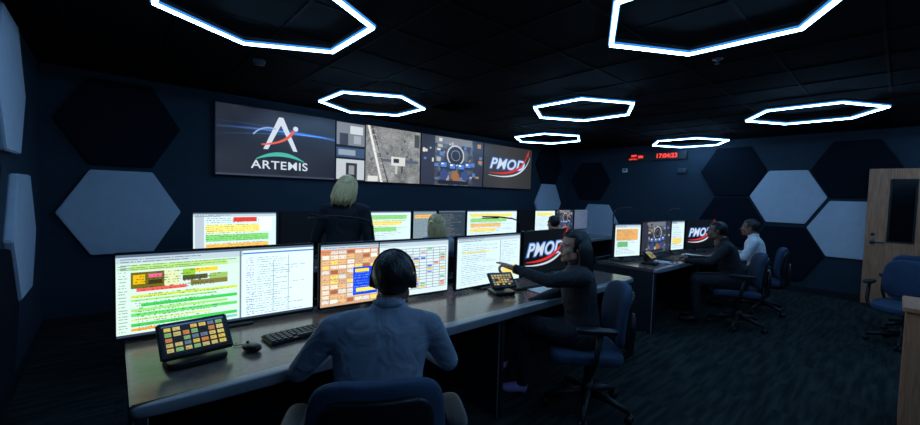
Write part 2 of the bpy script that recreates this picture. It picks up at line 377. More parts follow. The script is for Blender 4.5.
# monitor 1
c=sheet(220,96)
R_(c,.0,.10,.57,.2,(.78,.90,.82)); R_(c,.06,.12,.5,.2,(.70,.88,.50)); R_(c,.0,.2,.57,1,(.82,.92,.88))
textrows(c,.02,.12,.55,.2,3,(.35,.45,.4))
for (a,b0,a1,b1,col) in [(.06,.22,.2,.42,(.42,.40,.15)),(.07,.25,.12,.36,(.90,.72,.1)),(.13,.25,.19,.29,(.95,.4,.6)),(.13,.32,.19,.37,(.25,.22,.12)),(.2,.22,.27,.42,(.85,.9,.7)),
    (.28,.22,.34,.3,(.55,.78,.25)),(.28,.3,.4,.36,(.32,.33,.22)),(.34,.22,.45,.27,(.95,.82,.2)),(.41,.3,.5,.4,(.6,.75,.4)),(.08,.42,.3,.455,(.9,.38,.35)),(.32,.38,.5,.44,(.48,.47,.25)),
    (.06,.5,.55,.535,(.78,.88,.25)),(.06,.55,.44,.575,(.55,.88,.4)),(.10,.60,.55,.65,(.25,.80,.35)),(.06,.67,.5,.695,(.6,.88,.45)),(.06,.72,.55,.765,(.40,.85,.42)),(.06,.79,.42,.81,(.82,.9,.45)),(.06,.84,.55,.885,(.28,.78,.35)),(.06,.91,.3,.935,(.95,.62,.2)),(.30,.91,.55,.935,(.45,.8,.8))]:
    R_(c,a,b0,a1,b1,col)
textrows(c,.08,.22,.5,.46,7,(.15,.15,.1),.7,.35)
textrows(c,.01,.12,.05,.95,22,(.4,.5,.5),.7)
textrows(c,.08,.48,.54,.95,14,(.2,.35,.25),.5,.35)
R_(c,.565,.035,.575,1,(.45,.5,.55))
R_(c,.58,.035,1,1,(.86,.95,.96)); R_(c,.58,.06,1,.085,(.25,.5,.82)); textrows(c,.60,.12,.97,.96,24,(.4,.52,.6),.45,.65); R_(c,.75,.2,.755,.95,(.6,.7,.75)); R_(c,.84,.12,.845,.95,(.6,.7,.75))
R_(c,.6,.10,.66,.5,(.84,.92,.93)); textrows(c,.6,.12,.65,.95,24,(.35,.4,.75),.8,.5)
R_(c,0,.965,1,1,(.2,.25,.32))
monitor((.0,2.52),(.965,2.47),.750,1.19,c)
# monitor 2
c=sheet(220,96)
R_(c,0,.08,.40,1,(.80,.64,.50)); R_(c,0,.08,.40,.16,(.85,.52,.35))
for j in range(11):
    for i in range(7):
        if random.random()<.85: R_(c,.008+i*.056,.1+j*.08,.008+i*.056+.048,.1+j*.08+.06,random.choice([(.93,.88,.80),(.90,.72,.52),(.95,.92,.88),(.66,.40,.28),(.95,.85,.45),(.85,.86,.86)]))
textrows(c,.01,.1,.39,.97,20,(.4,.3,.25),.8,.3)
R_(c,.22,.40,.395,.86,(.08,.28,.88)); textrows(c,.23,.42,.38,.84,9,(.8,.85,1),.6,.5); R_(c,.23,.43,.33,.48,(1,.88,.2)); R_(c,.24,.75,.38,.81,(1,.9,.4))
R_(c,.40,0,.41,1,(.02,.02,.03)); R_(c,.42,.1,1,1,(.82,.90,.92)); grid(c,.44,.15,.98,.9,9,14,(.5,.56,.6))
for k in range(40): 
    i=random.randint(0,8);j=random.randint(0,13); R_(c,.44+i*.06+.008,.15+j*.0536+.01,.44+i*.06+.05,.15+j*.0536+.04,random.choice([(.95,.75,.25),(.45,.80,.5),(.9,.45,.35),(.3,.42,.85),(.8,.65,.35)]))
monitor((.975,2.42),(1.97,2.33),.760,1.19,c)
# monitor 3
c=sheet(160,86); textrows(c,.06,.13,.62,.95,22,(.45,.55,.6),.4,.7); R_(c,.65,.1,.66,1,(.6,.65,.7)); textrows(c,.68,.13,.97,.6,12,(.5,.55,.6),.5,.65); R_(c,.7,.66,.95,.9,(.92,.84,.45)); R_(c,.06,.3,.5,.33,(.95,.86,.45))
monitor((2.02,2.30),(2.80,2.30),.758,1.195,c)
# monitor 4 dark with logo
monitor((2.84,2.30),(3.62,2.34),.765,1.2,canvas(80,46,(.06,.065,.075)),extra=lambda e: logo_pm(e,.58,-.003))
# third console monitors
c=sheet(90,70); R_(c,.05,.15,.9,.5,(.88,.66,.4)); textrows(c,.05,.15,.9,.95,18,(.3,.3,.3),.5,.6); R_(c,.1,.55,.5,.7,(.4,.7,.45))
monitor((4.66,2.34),(5.12,2.22),.79,1.22,c)
monitor((5.15,2.22),(6.05,2.20),.79,1.24,cockpit(90,56,12))
c=sheet(80,50); textrows(c,.05,.15,.9,.95,14,(.3,.4,.5),.5,.6); R_(c,.1,.6,.8,.8,(.9,.8,.45))
monitor((6.08,2.20),(6.45,2.15),.79,1.24,c)
monitor((6.48,2.14),(7.3,1.98),.79,1.24,canvas(60,34,(.055,.06,.07)),extra=lambda e: logo_pm(e,.58,-.003))
# second row monitors
c=sheet(110,60); R_(c,.02,.1,.12,.95,(.7,.75,.8)); R_(c,.45,.12,.75,.24,(.9,.25,.2)); R_(c,.14,.3,.9,.5,(.98,.92,.5)); R_(c,.14,.55,.9,.72,(.5,.85,.45)); R_(c,.14,.78,.9,.92,(.95,.75,.35)); textrows(c,.14,.12,.95,.95,16,(.3,.3,.3),.6,.45); R_(c,.78,.12,.95,.5,(.9,.92,.92))
def row2(x0,x1,c,extra=None): monitor((x0,4.5),(x1,4.5),.86,1.285,c,extra=extra)
row2(.57,1.34,c)
row2(1.37,2.12,canvas(30,20,(.05,.055,.07)))
def doc(bg=PW,col=(.45,.55,.6),his=()):
    c=canvas(90,50,bg); R_(c,0,0,1,.05,(.35,.42,.5))
    for k,hi in enumerate(his): R_(c,.06,.12+k*.2,.9-.12*k,.26+k*.2,hi)
    textrows(c,.05,.1,.95,.95,14,col,.4,.6)
    return c
Gn,Yl,Or=(.55,.85,.45),(.98,.88,.45),(.95,.72,.4)
row2(2.42,3.10,doc(his=(Gn,Yl,Gn))); row2(3.13,3.55,doc((.5,.58,.62),(.3,.35,.4),his=(Or,))); row2(3.58,4.12,doc((.2,.25,.3),(.6,.6,.6)))
row2(4.15,5.35,doc(his=(Yl,Gn,Or,Yl))); row2(5.4,5.84,canvas(30,20,(.05,.05,.06))); row2(5.87,6.5,doc(his=(Yl,))); row2(6.53,7.15,cockpit(60,40,20)); row2(7.18,7.7,doc((.3,.35,.45)))

# ------------------------------------------------------------ consoles
def console(x0,x1,yf,yb,div,zt=.74):
    b=MB(); L=x1-x0; cx=(x0+x1)/2
    b.box((cx,(yf+.05+yb)/2,zt-.018),(L,yb-yf-.05,.036),M_desk,.004)
    b.sup((cx,yf+.04,zt-.026),(L/2,.04,.0275),M_nose,.25,.6)
    b.box((cx,yb-.02,zt-.06),(L,.04,.2),M_panel,.004)
    b.box((cx,yb-.18,.36),(L-.04,.03,.62),M_panel,.004)
    b.box((cx,yb-.05,.36),(L-.04,.03,.64),M_panel,.004)
    b.box((cx,yf+.38,.05),(L-.04,.03,.1),M_panel,.004)
    for x in div:
        b.box((x,(yf+yb)/2+.01,.352),(.035,yb-yf-.02,.70),M_panel,.006)
        b.box((x,yf+.04,.345),(.045,.02,.69),M_nose,.006)
        b.cyl((x,yf+.1,0.0),(x,yf+.1,.02),.02,.02,M_metal,10)
    for k in range(int(L/.5)):
        x=x0+.25+k*.5
        for j in range(5): b.box((x,yb-.198,.2+j*.03),(.22,.006,.008),M_black,0)
    return b.build('control_console_desk')
console(.04,3.95,1.73,2.66,[.07,1.985,3.93])
console(4.58,7.45,1.78,2.56,[4.60,6.0,7.43])
console(.3,7.9,3.92,4.75,[.32,2.2,4.1,6.0,7.88])

# ------------------------------------------------------------ desk items
def keyboard(loc,yaw,w=.44):
    b=MB(); b.box((0,0,.009),(w,.15,.016),M_black,.005)
    n=15
    for r in range(5):
        for i in range(n):
            if r==0 and 4<=i<=9:
                if i==4: b.box((0,-.05,.02),(w*.36,.02,.008),M_key,.002,seg=1)
                continue
            b.box((-w/2+.02+i*(w-.04)/(n-1),-.052+r*.026,.02),(w/n*.78,.02,.008),M_key,.002,seg=1)
    b.build('keyboard',loc,yaw)
def mouse(loc,yaw):
    b=MB(); b.sup((0,0,.019),(.032,.055,.018),M_black,.8,.9,fn=lambda p:Vector((p.x,p.y,p.z*(1 if p.z<0 else 1-.3*(p.y/.055)))))
    b.cyl((-.003,.03,.036),(.003,.03,.036),.008,.008,M_grey,10)
    b.tube([(0,.055,.012),(.02,.09,.006),(-.01,.12,.005),(.03,.15,.005)],.002,M_black,6)
    b.build('computer_mouse',loc,yaw)
def panel(loc,yaw,c,w=.275,h=.18,tilt=math.radians(-48)):
    e=empty('touchscreen_intercom_panel',loc,yaw)
    b=MB(); b.sup((0,.02,.016),(w*.42,.09,.015),M_black,.3,.3)
    b.box((0,.06,.05),(.1,.03,.09),M_black,.008,(-.3,0,0))
    R=Euler((tilt,0,0)).to_matrix()
    b.box((0,.02,.105),(w,.022,h),M_black,.006,(tilt,0,0))
    b.build('housing',parent=e)
    o=screen_mesh('screen',w-.035,h-.035,c,M_scr,e,tuple(Vector((0,.02,.105))+R@Vector((0,-.012,0)))); o.rotation_euler=(tilt,0,0)
def pc():
    c=canvas(90,57,(.09,.10,.11)); R_(c,0,0,1,.06,(.25,.35,.5))
    for j in range(5):
        for i in range(7):
            if random.random()<.85:
                x,y=.03+i*.138,.09+j*.18; R_(c,x,y,x+.105,y+.125,random.choice([(.78,.68,.30),(.70,.64,.40),(.45,.62,.40),(.76,.70,.42),(.36,.42,.5),(.70,.45,.25)])); textrows(c,x+.015,y+.03,x+.1,y+.11,2,(.2,.18,.1),.6,.6)
    return c
panel((.28,2.08,.741),math.radians(4),pc())
panel((2.33,2.08,.741),math.radians(-20),pc(),.22,.15)
panel((4.95,2.0,.741),math.radians(5),pc(),.22,.15)
keyboard((.80,2.13,.741),math.radians(4)); mouse((.50,2.05,.741),.4)
keyboard((2.72,2.12,.741),math.radians(-4)); mouse((3.1,2.02,.741),0)
keyboard((5.6,2.0,.741),0); mouse((6.02,1.95,.741),0)
for x in (1.0,2.9,3.7,4.7,6.3): keyboard((x,4.15,.741),0)
def papers(loc,yaw,name='paper_sheets'):
    b=MB()
    for k in range(3): b.box((random.uniform(-.01,.01),random.uniform(-.01,.01),.002+k*.002),(.216,.28,.0015),M_white,0,(0,0,random.uniform(-.1,.1)))
    b.build(name,loc,yaw)
papers((1.25,2.05,.741),.2); papers((2.70,1.90,.741),-.2); papers((5.25,1.96,.741),.3); papers((6.3,1.95,.741),0)
def lamp(loc,yaw,reach=.42,h=.55):
    b=MB(); b.cyl((0,0,0),(0,0,.012),.035,.035,M_black,20); b.cyl((0,0,.01),(0,0,h*.75),.008,.008,M_black,10)
    pts=[(0,0,h*.72),(0.0,0,h*.90),(-.04,0,h*.97),(-.10,0,h),(-.28,0,h+.02),(-reach,0,h+.025)]
    b.tube(pts,[.008,.008,.007,.007,.007,.006],M_black,8)
    b.box((-reach*.8,0,h+.01),(.2,.03,.008),M_metal,.003)
    b.build('gooseneck_desk_lamp',loc,yaw)
lamp((1.44,2.585,.741),math.radians(-6),.45,.59); lamp((3.08,2.55,.741),math.radians(-4),.5,.56)
lamp((4.84,2.46,.741),math.radians(172),.4,.66); lamp((6.5,2.42,.741),math.radians(176),.4,.64)

# ------------------------------------------------------------ office chairs
def chair(loc,yaw,zs=.46):
    b=MB()
    b.sup((0,.04,zs-.035),(.25,.245,.042),M_chair,.35,.45,fn=lambda p:Vector((p.x,p.y,p.z+.25*p.x*p.x-(.1*max(p.y-.12,0)))))
    b.box((0,.02,zs-.085),(.26,.26,.02),M_black,.006)
    def bk(p): return Vector((p.x*(1-.3*max(p.z,0)),p.y+1.0*p.x*p.x-.25*p.z*p.z+.03,p.z))
    b.sup((0,-.235,zs+.25),(.235,.038,.215),M_chair,.5,.6,rot=(math.radians(6),0,0),fn=bk)
    b.sup((0,-.272,zs+.25),(.19,.022,.17),M_black,.45,.5,rot=(math.radians(6),0,0),fn=bk)
    b.tube([(0,-.05,zs-.09),(0,-.2,zs-.10),(0,-.28,zs-.04),(0,-.295,zs+.12),(0,-.29,zs+.25)],[.022,.026,.028,.028,.02],M_black,10)
    for sx in (-1,1):
        b.tube([(sx*.16,.05,zs-.085),(sx*.29,.04,zs-.08),(sx*.31,.02,zs+.02),(sx*.305,.0,zs+.19)],[.016,.018,.018,.018],M_black,10)
        b.sup((sx*.30,.02,zs+.205),(.042,.13,.018),M_black,.4,.6)
    b.cyl((0,0,.14),(0,0,zs-.09),.028,.028,M_black); b.cyl((0,0,.08),(0,0,.2),.045,.04,M_black)
    for k in range(5):
        a=math.radians(72*k+20); cx,cy=math.cos(a),math.sin(a)
        b.tube([(cx*.03,cy*.03,.125),(cx*.16,cy*.16,.11),(cx*.30,cy*.30,.075)],[.035,.026,.018],M_black,8)
        px,py=-cy,cx
        for s_ in (-1,1): b.cyl((cx*.30+px*.008*s_,cy*.30+py*.008*s_,.028),(cx*.30+px*.026*s_,cy*.30+py*.026*s_,.028),.028,.026,M_black,14)
        b.cyl((cx*.3,cy*.3,.03),(cx*.3,cy*.3,.08),.009,.009,M_black,8)
    b.build('office_chair',loc,yaw)

# ------------------------------------------------------------ people
def segd(P,a,b_,ra,rb):
    a=np.array(a);b_=np.array(b_); d=b_-a; t=np.clip(((P-a)@d)/max(d@d,1e-9),0,1)
    return np.linalg.norm(P-(a+t[:,None]*d),axis=1)-(ra+(rb-ra)*t)
def remesh(mb,voxel,name,parent,mats,segs,smooth=3):
    me=mb.mesh(name+'_src'); o=bpy.data.objects.new(name+'_src',me); COL.objects.link(o)
    r=o.modifiers.new('r','REMESH'); r.mode='VOXEL'; r.voxel_size=voxel; r.use_smooth_shade=True
    sm=o.modifiers.new('s','SMOOTH'); sm.factor=.5; sm.iterations=smooth
    dg=bpy.context.evaluated_depsgraph_get(); dg.update()
    me2=bpy.data.meshes.new_from_object(o.evaluated_get(dg)); bpy.data.objects.remove(o)
    me2.materials.clear()
    for m in mats: me2.materials.append(m)
    n=len(me2.polygons); C=np.zeros(n*3); me2.polygons.foreach_get('center',C); C=C.reshape(-1,3)
    best=np.full(n,1e9); idx=np.zeros(n,np.int32)
    for a,b_,ra,rb,k in segs:
        d=segd(C,a,b_,ra,rb); w=d<best; best[w]=d[w]; idx[w]=k
    me2.polygons.foreach_set('material_index',idx); me2.polygons.foreach_set('use_smooth',np.ones(n,bool)); me2.name=name
    ob=bpy.data.objects.new(name,me2); COL.objects.link(ob); ob.parent=parent; return ob
def fabric(name,col,sc=9):
    m,nt,b=nodes(name); tc=nt.nodes.new('ShaderNodeTexCoord'); n=nt.nodes.new('ShaderNodeTexNoise'); n.inputs['Scale'].default_value=sc; n.inputs['Detail'].default_value=2; n.inputs['Distortion'].default_value=.8
    bp=nt.nodes.new('ShaderNodeBump'); bp.inputs['Strength'].default_value=.6; bp.inputs['Distance'].default_value=.035
    nt.links.new(tc.outputs['Object'],n.inputs['Vector']); nt.links.new(n.outputs['Fac'],bp.inputs['Height']); nt.links.new(bp.outputs['Normal'],b.inputs['Normal'])
    r=nt.nodes.new('ShaderNodeValToRGB'); c=np.array(col); r.color_ramp.elements[0].color=(*(c*.8),1); r.color_ramp.elements[1].color=(*np.minimum(c*1.15,1),1)
    nt.links.new(n.outputs['Fac'],r.inputs['Fac']); nt.links.new(r.outputs['Color'],b.inputs['Base Color']); b.inputs['Roughness'].default_value=.8; return m
def hairmat(name,c1,c2):
    m,nt,b=nodes(name); tc=nt.nodes.new('ShaderNodeTexCoord'); mp=nt.nodes.new('ShaderNodeMapping'); mp.inputs['Scale'].default_value=(60,60,5)
    n=nt.nodes.new('ShaderNodeTexNoise'); n.inputs['Scale'].default_value=2.2; n.inputs['Detail'].default_value=3
    r=nt.nodes.new('ShaderNodeValToRGB'); r.color_ramp.elements[0].position=.35; r.color_ramp.elements[1].position=.65; r.color_ramp.elements[0].color=(*c1,1); r.color_ramp.elements[1].color=(*c2,1)
    bp=nt.nodes.new('ShaderNodeBump'); bp.inputs['Strength'].default_value=.6; bp.inputs['Distance'].default_value=.01
    L=nt.links.new; L(tc.outputs['Object'],mp.inputs['Vector']);L(mp.outputs['Vector'],n.inputs['Vector']);L(n.outputs['Fac'],r.inputs['Fac']);L(r.outputs['Color'],b.inputs['Base Color']);L(n.outputs['Fac'],bp.inputs['Height']);L(bp.outputs['Normal'],b.inputs['Normal'])
    b.inputs['Roughness'].default_value=.45; return m
SK_l=mat('skin_light',(.60,.34,.24),.5,var=.06); SK_d=mat('skin_dark',(.26,.12,.075),.5,var=.06); SK_m=mat('skin_medium',(.68,.36,.24),.5,var=.06)
LIP=mat('lips',(.28,.09,.08),.4); EYEW=mat('eye_white',(.7,.7,.7),.2); EYEI=mat('eye_iris',(.02,.012,.008),.15)
H_dark=hairmat('hair_dark',(.004,.004,.005),(.014,.012,.012)); H_blond=hairmat('hair_blonde',(.80,.46,.16),(1.0,.74,.36))
T_shirt=fabric('shirt_blue_grey',(.29,.34,.43)); T_black=fabric('jacket_black',(.012,.013,.018)); T_black2=fabric('jacket_charcoal',(.024,.026,.032)); T_white=fabric('shirt_white',(.8,.8,.84)); T_grey=fabric('sweater_grey',(.55,.56,.6))
T_pants=fabric('trousers_dark',(.016,.018,.026)); T_shoe=mat('shoe_black',(.01,.01,.012),.4); T_sock=mat('shoe_lilac',(.62,.42,.85),.6)

def head(e,c,yaw,pitch,skin,hair,style,roll=0):
    h=empty('head',c); h.parent=e; h.rotation_euler=(pitch,roll,yaw)
    b=MB(); s=lambda c,r,**k: b.sup(c,r,skin,1,1,nu=28,nv=18,**k)
    s((0,-.012,.03),(.075,.094,.084)); s((0,.02,-.025),(.062,.07,.085)); s((0,.033,-.075),(.047,.047,.036)); s((0,.07,.022),(.048,.02,.011))
    for q in (-1,1):
        s((q*.036,.06,-.03),(.022,.022,.024)); s((q*.076,-.006,-.005),(.011,.02,.032),rot=(0,q*.15,0)); s((q*.012,.088,-.033),(.009,.01,.008))
        s((q*.05,.01,-.06),(.018,.03,.03))
    b.tube([(0,.082,.016),(0,.094,-.01),(0,.105,-.028),(0,.088,-.037)],[.009,.010,.013,.008],skin)
    s((0,.083,-.058),(.025,.012,.006)); s((0,.082,-.068),(.021,.012,.007)); s((0,.072,-.095),(.02,.018,.016))
    b.tube([(0,-.02,-.02),(0,-.03,-.09),(0,-.045,-.17)],[.055,.052,.058],skin,16)
    remesh(b,.005,'face',h,[skin],[((0,0,0),(0,0,.01),.05,.05,0)],2)
    b=MB()
    for q in (-1,1):
        b.sup((q*.031,.073,.002),(.014,.0115,.007),EYEW,1,1,nu=16,nv=10); b.sup((q*.031,.082,.002),(.0055,.004,.0055),EYEI,1,1,nu=12,nv=8)
        b.tube([(q*.046,.077,.009),(q*.031,.0855,.0115),(q*.017,.080,.008)],[.002,.0035,.002],skin,6)
        b.tube([(q*.05,.08,.021),(q*.032,.09,.027),(q*.016,.09,.022)],[.002,.004,.003],hair,6)
    b.tube([(-.022,.088,-.062),(0,.0955,-.0605),(.022,.088,-.062)],[.002,.005,.002],LIP,8); b.tube([(-.018,.087,-.067),(0,.095,-.069),(.018,.087,-.067)],[.002,.005,.002],LIP,8)
    b.build('facial_features',parent=h)
    b=MB(); nu,nv=72,40; vs=[];fs=[]
    rr=np.random.default_rng(len(style)*7+3)
    for j in range(nv+1):
        ph=-math.pi/2+math.pi*j/nv
        for i in range(nu):
            th=2*math.pi*i/nu
            d=Vector((math.cos(ph)*math.cos(th),math.cos(ph)*math.sin(th),math.sin(ph)))
            big=1+.012*math.sin(i*2.1+3*math.sin(j*.35))+.010*math.sin(i*.9+j*.6)
            R=Vector((.086 if style=='short' else .092,.105 if style=='short' else .108,.097 if style=='short' else .098))
            p=Vector((d.x*R.x,d.y*R.y,d.z*R.z))*big+Vector((0,-.016,.03))
            low=-.06 if style=='short' else -.08
            face=(p.y>.035-.25*max(p.z-.03,0) and p.z<.078)
            if face or p.z<low or (style=='short' and p.z<.0 and p.y>-.03): 
                p=Vector((d.x*.06,d.y*.075,d.z*.06))+Vector((0,-.015,.02))
            vs.append(p)
    for j in range(nv):
        for i in range(nu): fs.append([j*nu+i,j*nu+(i+1)%nu,(j+1)*nu+(i+1)%nu,(j+1)*nu+i])
    b.add(vs,fs,hair)
    if style in('long','bob'):
        bot=-.30 if style=='long' else -.17
        secs=[]
        for k in range(8):
            t=k/7; z=.06+(bot-.06)*t; w_=.085+.016*math.sin(t*3)*(1 if style=='long' else 1.2); y_=-.055-.025*t
            secs.append(((0,y_,z),(w_*(1-.3*t*t),0,0),(0,.045*(1-.35*t),0)))
        b.loft(secs,hair,30)
        for k in range(36):
            a=math.pi-.3+ (k/35)*(math.pi+.6); x0=.090*math.cos(a); y0=-.03+.085*math.sin(a)
            L=bot+rr.uniform(-.03,.03); b.tube([(x0*.85,y0*.85,.06),(x0*1.06,y0*1.05-.005,-.02),(x0*1.05+rr.uniform(-.01,.01),y0*1.05-.01,L*.6),(x0*.9+rr.uniform(-.015,.015),y0*.95-.02,L)],[.012,.014,.012,.004],hair,8)
    b.build('hair',parent=h)
    return h
def hand(e,wr,d,up,side,skin,curl=.5,point=False):
    d=Vector(d).normalized(); up=Vector(up); up=(up-d*up.dot(d)).normalized(); x=d.cross(up)*side
    th=-x
    b=MB(); wr=Vector(wr)
    sec=[]
    for t,wd,tk in [(-.03,.026,.021),(.0,.027,.019),(.03,.036,.017),(.06,.041,.015),(.088,.040,.012)]:
        sec.append((wr+d*t,x*wd,up*tk))
    b.loft(sec,skin,16)
    base=[(-.030,.072,.090),(-.010,.082,.094),(.011,.076,.091),(.030,.060,.084)]
    for i,(o,L,bs) in enumerate(base):
        p=wr+d*(bs-.012)+x*o
        c=curl*(1+.12*i)
        if point and i>0: c=1.6
        if point and i==0: c=.08
        ang=.1; pts=[p]; 
        for fr in (.12,.42,.28,.2):
            dirv=(d*math.cos(ang)-up*math.sin(ang)); p=p+dirv*L*fr*(1.12); pts.append(p); ang+=c*.55
        b.tube(pts,[.0095,.0092,.0085,.0078,.0062],skin,10)
        b.sup(pts[-1],(.0064,.0064,.0064),skin,1,1,nu=10,nv=8)
    p=wr+d*.02+th*.022; q=wr+d*.05+th*.052-up*.008; r=wr+d*.078+th*.058-up*.018; t=wr+d*.098+th*.052-up*.026
    b.tube([p,q,r,t],[.014,.0125,.0105,.008],skin,10); b.sup(t,(.008,.008,.008),skin,1,1,nu=10,nv=8)
    remesh(b,.0042,'hand',e,[skin],[((0,0,0),(0,0,.01),1,1,0)],1)
def person(name,loc,yaw,top,pants,skin,hair,style='short',lean=.12,J=None,hyaw=0,hpitch=0,hroll=0,voxel=.011,shoe=None,scale=1,wide=1,standing=False,curl=.5,pointL=False,headset=False,collar=None):
    e=empty(name,loc,yaw); e.scale=(scale,)*3
    shoe=shoe or T_shoe
    z0=.56 if not standing else .93
    j=dict(pel=(0,0,0),wa=(0,.0,.15),ch=(0,.015,.30),up=(0,.015,.41),nb=(0,.01,.485),hd=(0,.035,.615),
           sL=(-.18*wide,.01,.42),sR=(.18*wide,.01,.42))
    P={}
    for k,(x,y,z) in j.items(): P[k]=Vector((x,y+z*math.tan(lean)*(.6+.6*z),z0+z*math.cos(lean*.7)))
    if not standing:
        P.update(eL=Vector((-.27,.17,.76)),eR=Vector((.27,.17,.76)),wL=Vector((-.16,.40,.79)),wR=Vector((.16,.40,.79)),
          hL=Vector((-.095,.02,.55)),hR=Vector((.095,.02,.55)),kL=Vector((-.13,.43,.54)),kR=Vector((.13,.43,.54)),
          aL=Vector((-.12,.40,.10)),aR=Vector((.12,.40,.10)),tL=Vector((-.13,.55,.035)),tR=Vector((.13,.55,.035)))
    else:
        P.update(eL=Vector((-.25,.0,1.08)),eR=Vector((.25,.0,1.08)),wL=Vector((-.2,.16,.92)),wR=Vector((.2,.16,.92)),
          hL=Vector((-.09,0,.9)),hR=Vector((.09,0,.9)),kL=Vector((-.1,.03,.5)),kR=Vector((.1,.02,.5)),
          aL=Vector((-.1,-.02,.09)),aR=Vector((.11,-.02,.09)),tL=Vector((-.12,.13,.03)),tR=Vector((.13,.13,.03)))
    if J:
        for k,v in J.items():
            P[k]=P[k]+Vector(v[1:]) if v[0]=='+' else Vector(v)
    b=MB(); m=top; W=wide
    xv=lambda a:Vector((a*W,0,0))
    ax=(P['nb']-P['pel']).normalized(); fv=Vector((1,0,0)).cross(ax)*-1
    secs=[]
    for k,off,hw,hd in [('pel',-.09,.13,.10),('pel',-.03,.175,.135),('pel',.05,.17,.13),('wa',0,.155,.118),('ch',-.06,.165,.122),('ch',.04,.18,.125),('up',0,.185,.112),('up',.03,.16,.095),('nb',-.01,.095,.07),('nb',.03,.058,.056)]:
        secs.append((P[k]+ax*off,xv(hw),fv*hd))
    b.loft(secs,m,28)
    segs=[]
    def limb(a,c,r0,r1,k,bulge=None):
        a,c=Vector(a),Vector(c); mid=a.lerp(c,.45)
        b.tube([a,mid,c],[r0,(r0+r1)/2*(bulge or 1.04),r1],m,16); b.sup(a,(r0,)*3,m,1,1,nu=16,nv=10); b.sup(c,(r1,)*3,m,1,1,nu=16,nv=10)
        segs.append((a,c,r0,r1,k))
    for s_ in 'LR':
        limb(P['up'].lerp(P['s'+s_],.45)+Vector((0,0,.015)),P['s'+s_],.07,.062,0)
        limb(P['s'+s_],P['e'+s_],.060,.047,0); limb(P['e'+s_],P['w'+s_],.046,.032,0,1.1)
        limb(P['h'+s_],P['k'+s_],.092,.062,1); limb(P['k'+s_],P['a'+s_],.060,.042,1,1.12)
        a,t=P['a'+s_],P['t'+s_]; dr=(t-a); dr.z=0; dr=dr.normalized() if dr.length>.01 else Vector((0,1,0))
        heel=a+Vector((0,0,-.055))-dr*.03
        b.tube([heel,heel.lerp(t,.4)+Vector((0,0,.012)),heel.lerp(t,.75),t+dr*.03],[.034,.04,.04,.022],m,14)
        b.tube([a,a+Vector((0,0,-.05))],[.04,.036],m,12)
        segs.append((heel-dr*.03,t+dr*.05,.045,.04,2)); 
    b.sup(P['pel']+Vector((0,-.02,-.01)),(.175*W,.13,.10),m,.9,.9)
    nk=P['nb']; b.tube([nk-ax*.03,nk+ax*.06],[.058,.055],m,16)
    segs.append((nk+ax*.055,nk+ax*.12,.05,.05,3)); segs.append((P['wa'],P['nb'],.13,.07,0)); segs.append((P['pel']+Vector((0,0,-.03)),P['pel'],.16,.14,1)); segs.append((P['pel']+Vector((0,0,.09)),P['wa'],.15,.15,0))
    remesh(b,voxel,'body',e,[top,pants,shoe,skin],segs,4)
    b=MB(); n=24; vs=[];
    for r,zz in ((.066,.0),(.068,.030),(.062,.032),(.058,.0)):
        for k in range(n):
            a=2*math.pi*k/n; vs.append(nk+ax*(.01+zz-(.012 if math.sin(a)>.6 else 0))+Vector((r*math.cos(a),0,0))+fv*r*math.sin(a))
    fs=[[i*n+k,i*n+(k+1)%n,((i+1)%4)*n+(k+1)%n,((i+1)%4)*n+k] for i in range(4) for k in range(n)]
    b.add(vs,fs,collar or top); b.build('collar',parent=e)
    h=head(e,P['hd'],hyaw,hpitch,skin,hair,style,hroll)
    for s_,sd in (('L',-1),('R',1)):
        d=(P['w'+s_]-P['e'+s_]); up=Vector((0,0,1)) if abs(d.normalized().z)<.8 else Vector((0,1,0))
        dd=d.normalized(); 
        if not(pointL and s_=='L'): dd=(dd+Vector((0,0,-dd.z*.6))).normalized()
        hand(e,P['w'+s_]+dd*.02,dd,up,sd,skin,curl,point=(pointL and s_=='L'))
        c=MB(); c.tube([P['w'+s_]-d.normalized()*.02,P['w'+s_]+d.normalized()*.012],[.035,.033],top,16); c.build('cuff',parent=e)
    if headset:
        b=MB(); pts=[(.092*math.cos(a),-.005,.02+.110*math.sin(a)) for a in [i/16*math.pi for i in range(17)]]
        b.tube(pts,.0045,M_black,8)
        for q in (-1,1): b.cyl((q*.074,-.005,-.005),(q*.098,-.005,-.005),.032,.028,M_black,18)
        b.tube([(-.095,.0,-.01),(-.09,.05,-.05),(-.05,.10,-.07)],.003,M_black,6)
        b.build('headset',parent=h)
    return e

yw=math.radians(-30)
person('man_seated_in_blue_shirt',(.78,1.32,0),yw,T_shirt,T_pants,SK_d,H_dark,'short',lean=.2,voxel=.009,wide=1.08,headset=True,hyaw=math.radians(-8),
   J=dict(eL=(-.33,.17,.77),wL=(-.20,.40,.79),eR=(.30,.17,.78),wR=(.16,.40,.79),hd=(.05,.15,1.155),nb=('+',.03,0,0),up=('+',.012,0,0),sR=('+',.005,0,-.01),sL=('+',.005,0,-.01)))
chair((.74,1.27,0),yw)
yw=math.radians(42)
person('woman_seated_in_black_jacket',(2.54,1.49,0),yw,T_black2,T_pants,SK_m,H_dark,'long',lean=.08,voxel=.009,wide=.9,pointL=True,hyaw=math.radians(14),
   J=dict(eL=(-.17,.27,.95),wL=(-.05,.49,1.0),eR=(.25,.14,.78),wR=(.12,.36,.72),kL=(.02,.45,.60),aL=(.12,.56,.27),tL=(.15,.67,.26),kR=(.1,.43,.52)),shoe=T_sock)
chair((2.58,1.45,0),yw)
yw=math.radians(22)
person('man_seated_leaning_in_dark_jacket',(5.75,1.32,0),yw,T_black,T_pants,SK_d,H_dark,'short',lean=.3,voxel=.012,J=dict(wL=(-.26,.55,.79),eL=(-.3,.30,.80),wR=(.1,.50,.79)))
chair((5.77,1.28,0),yw)
yw=math.radians(10)
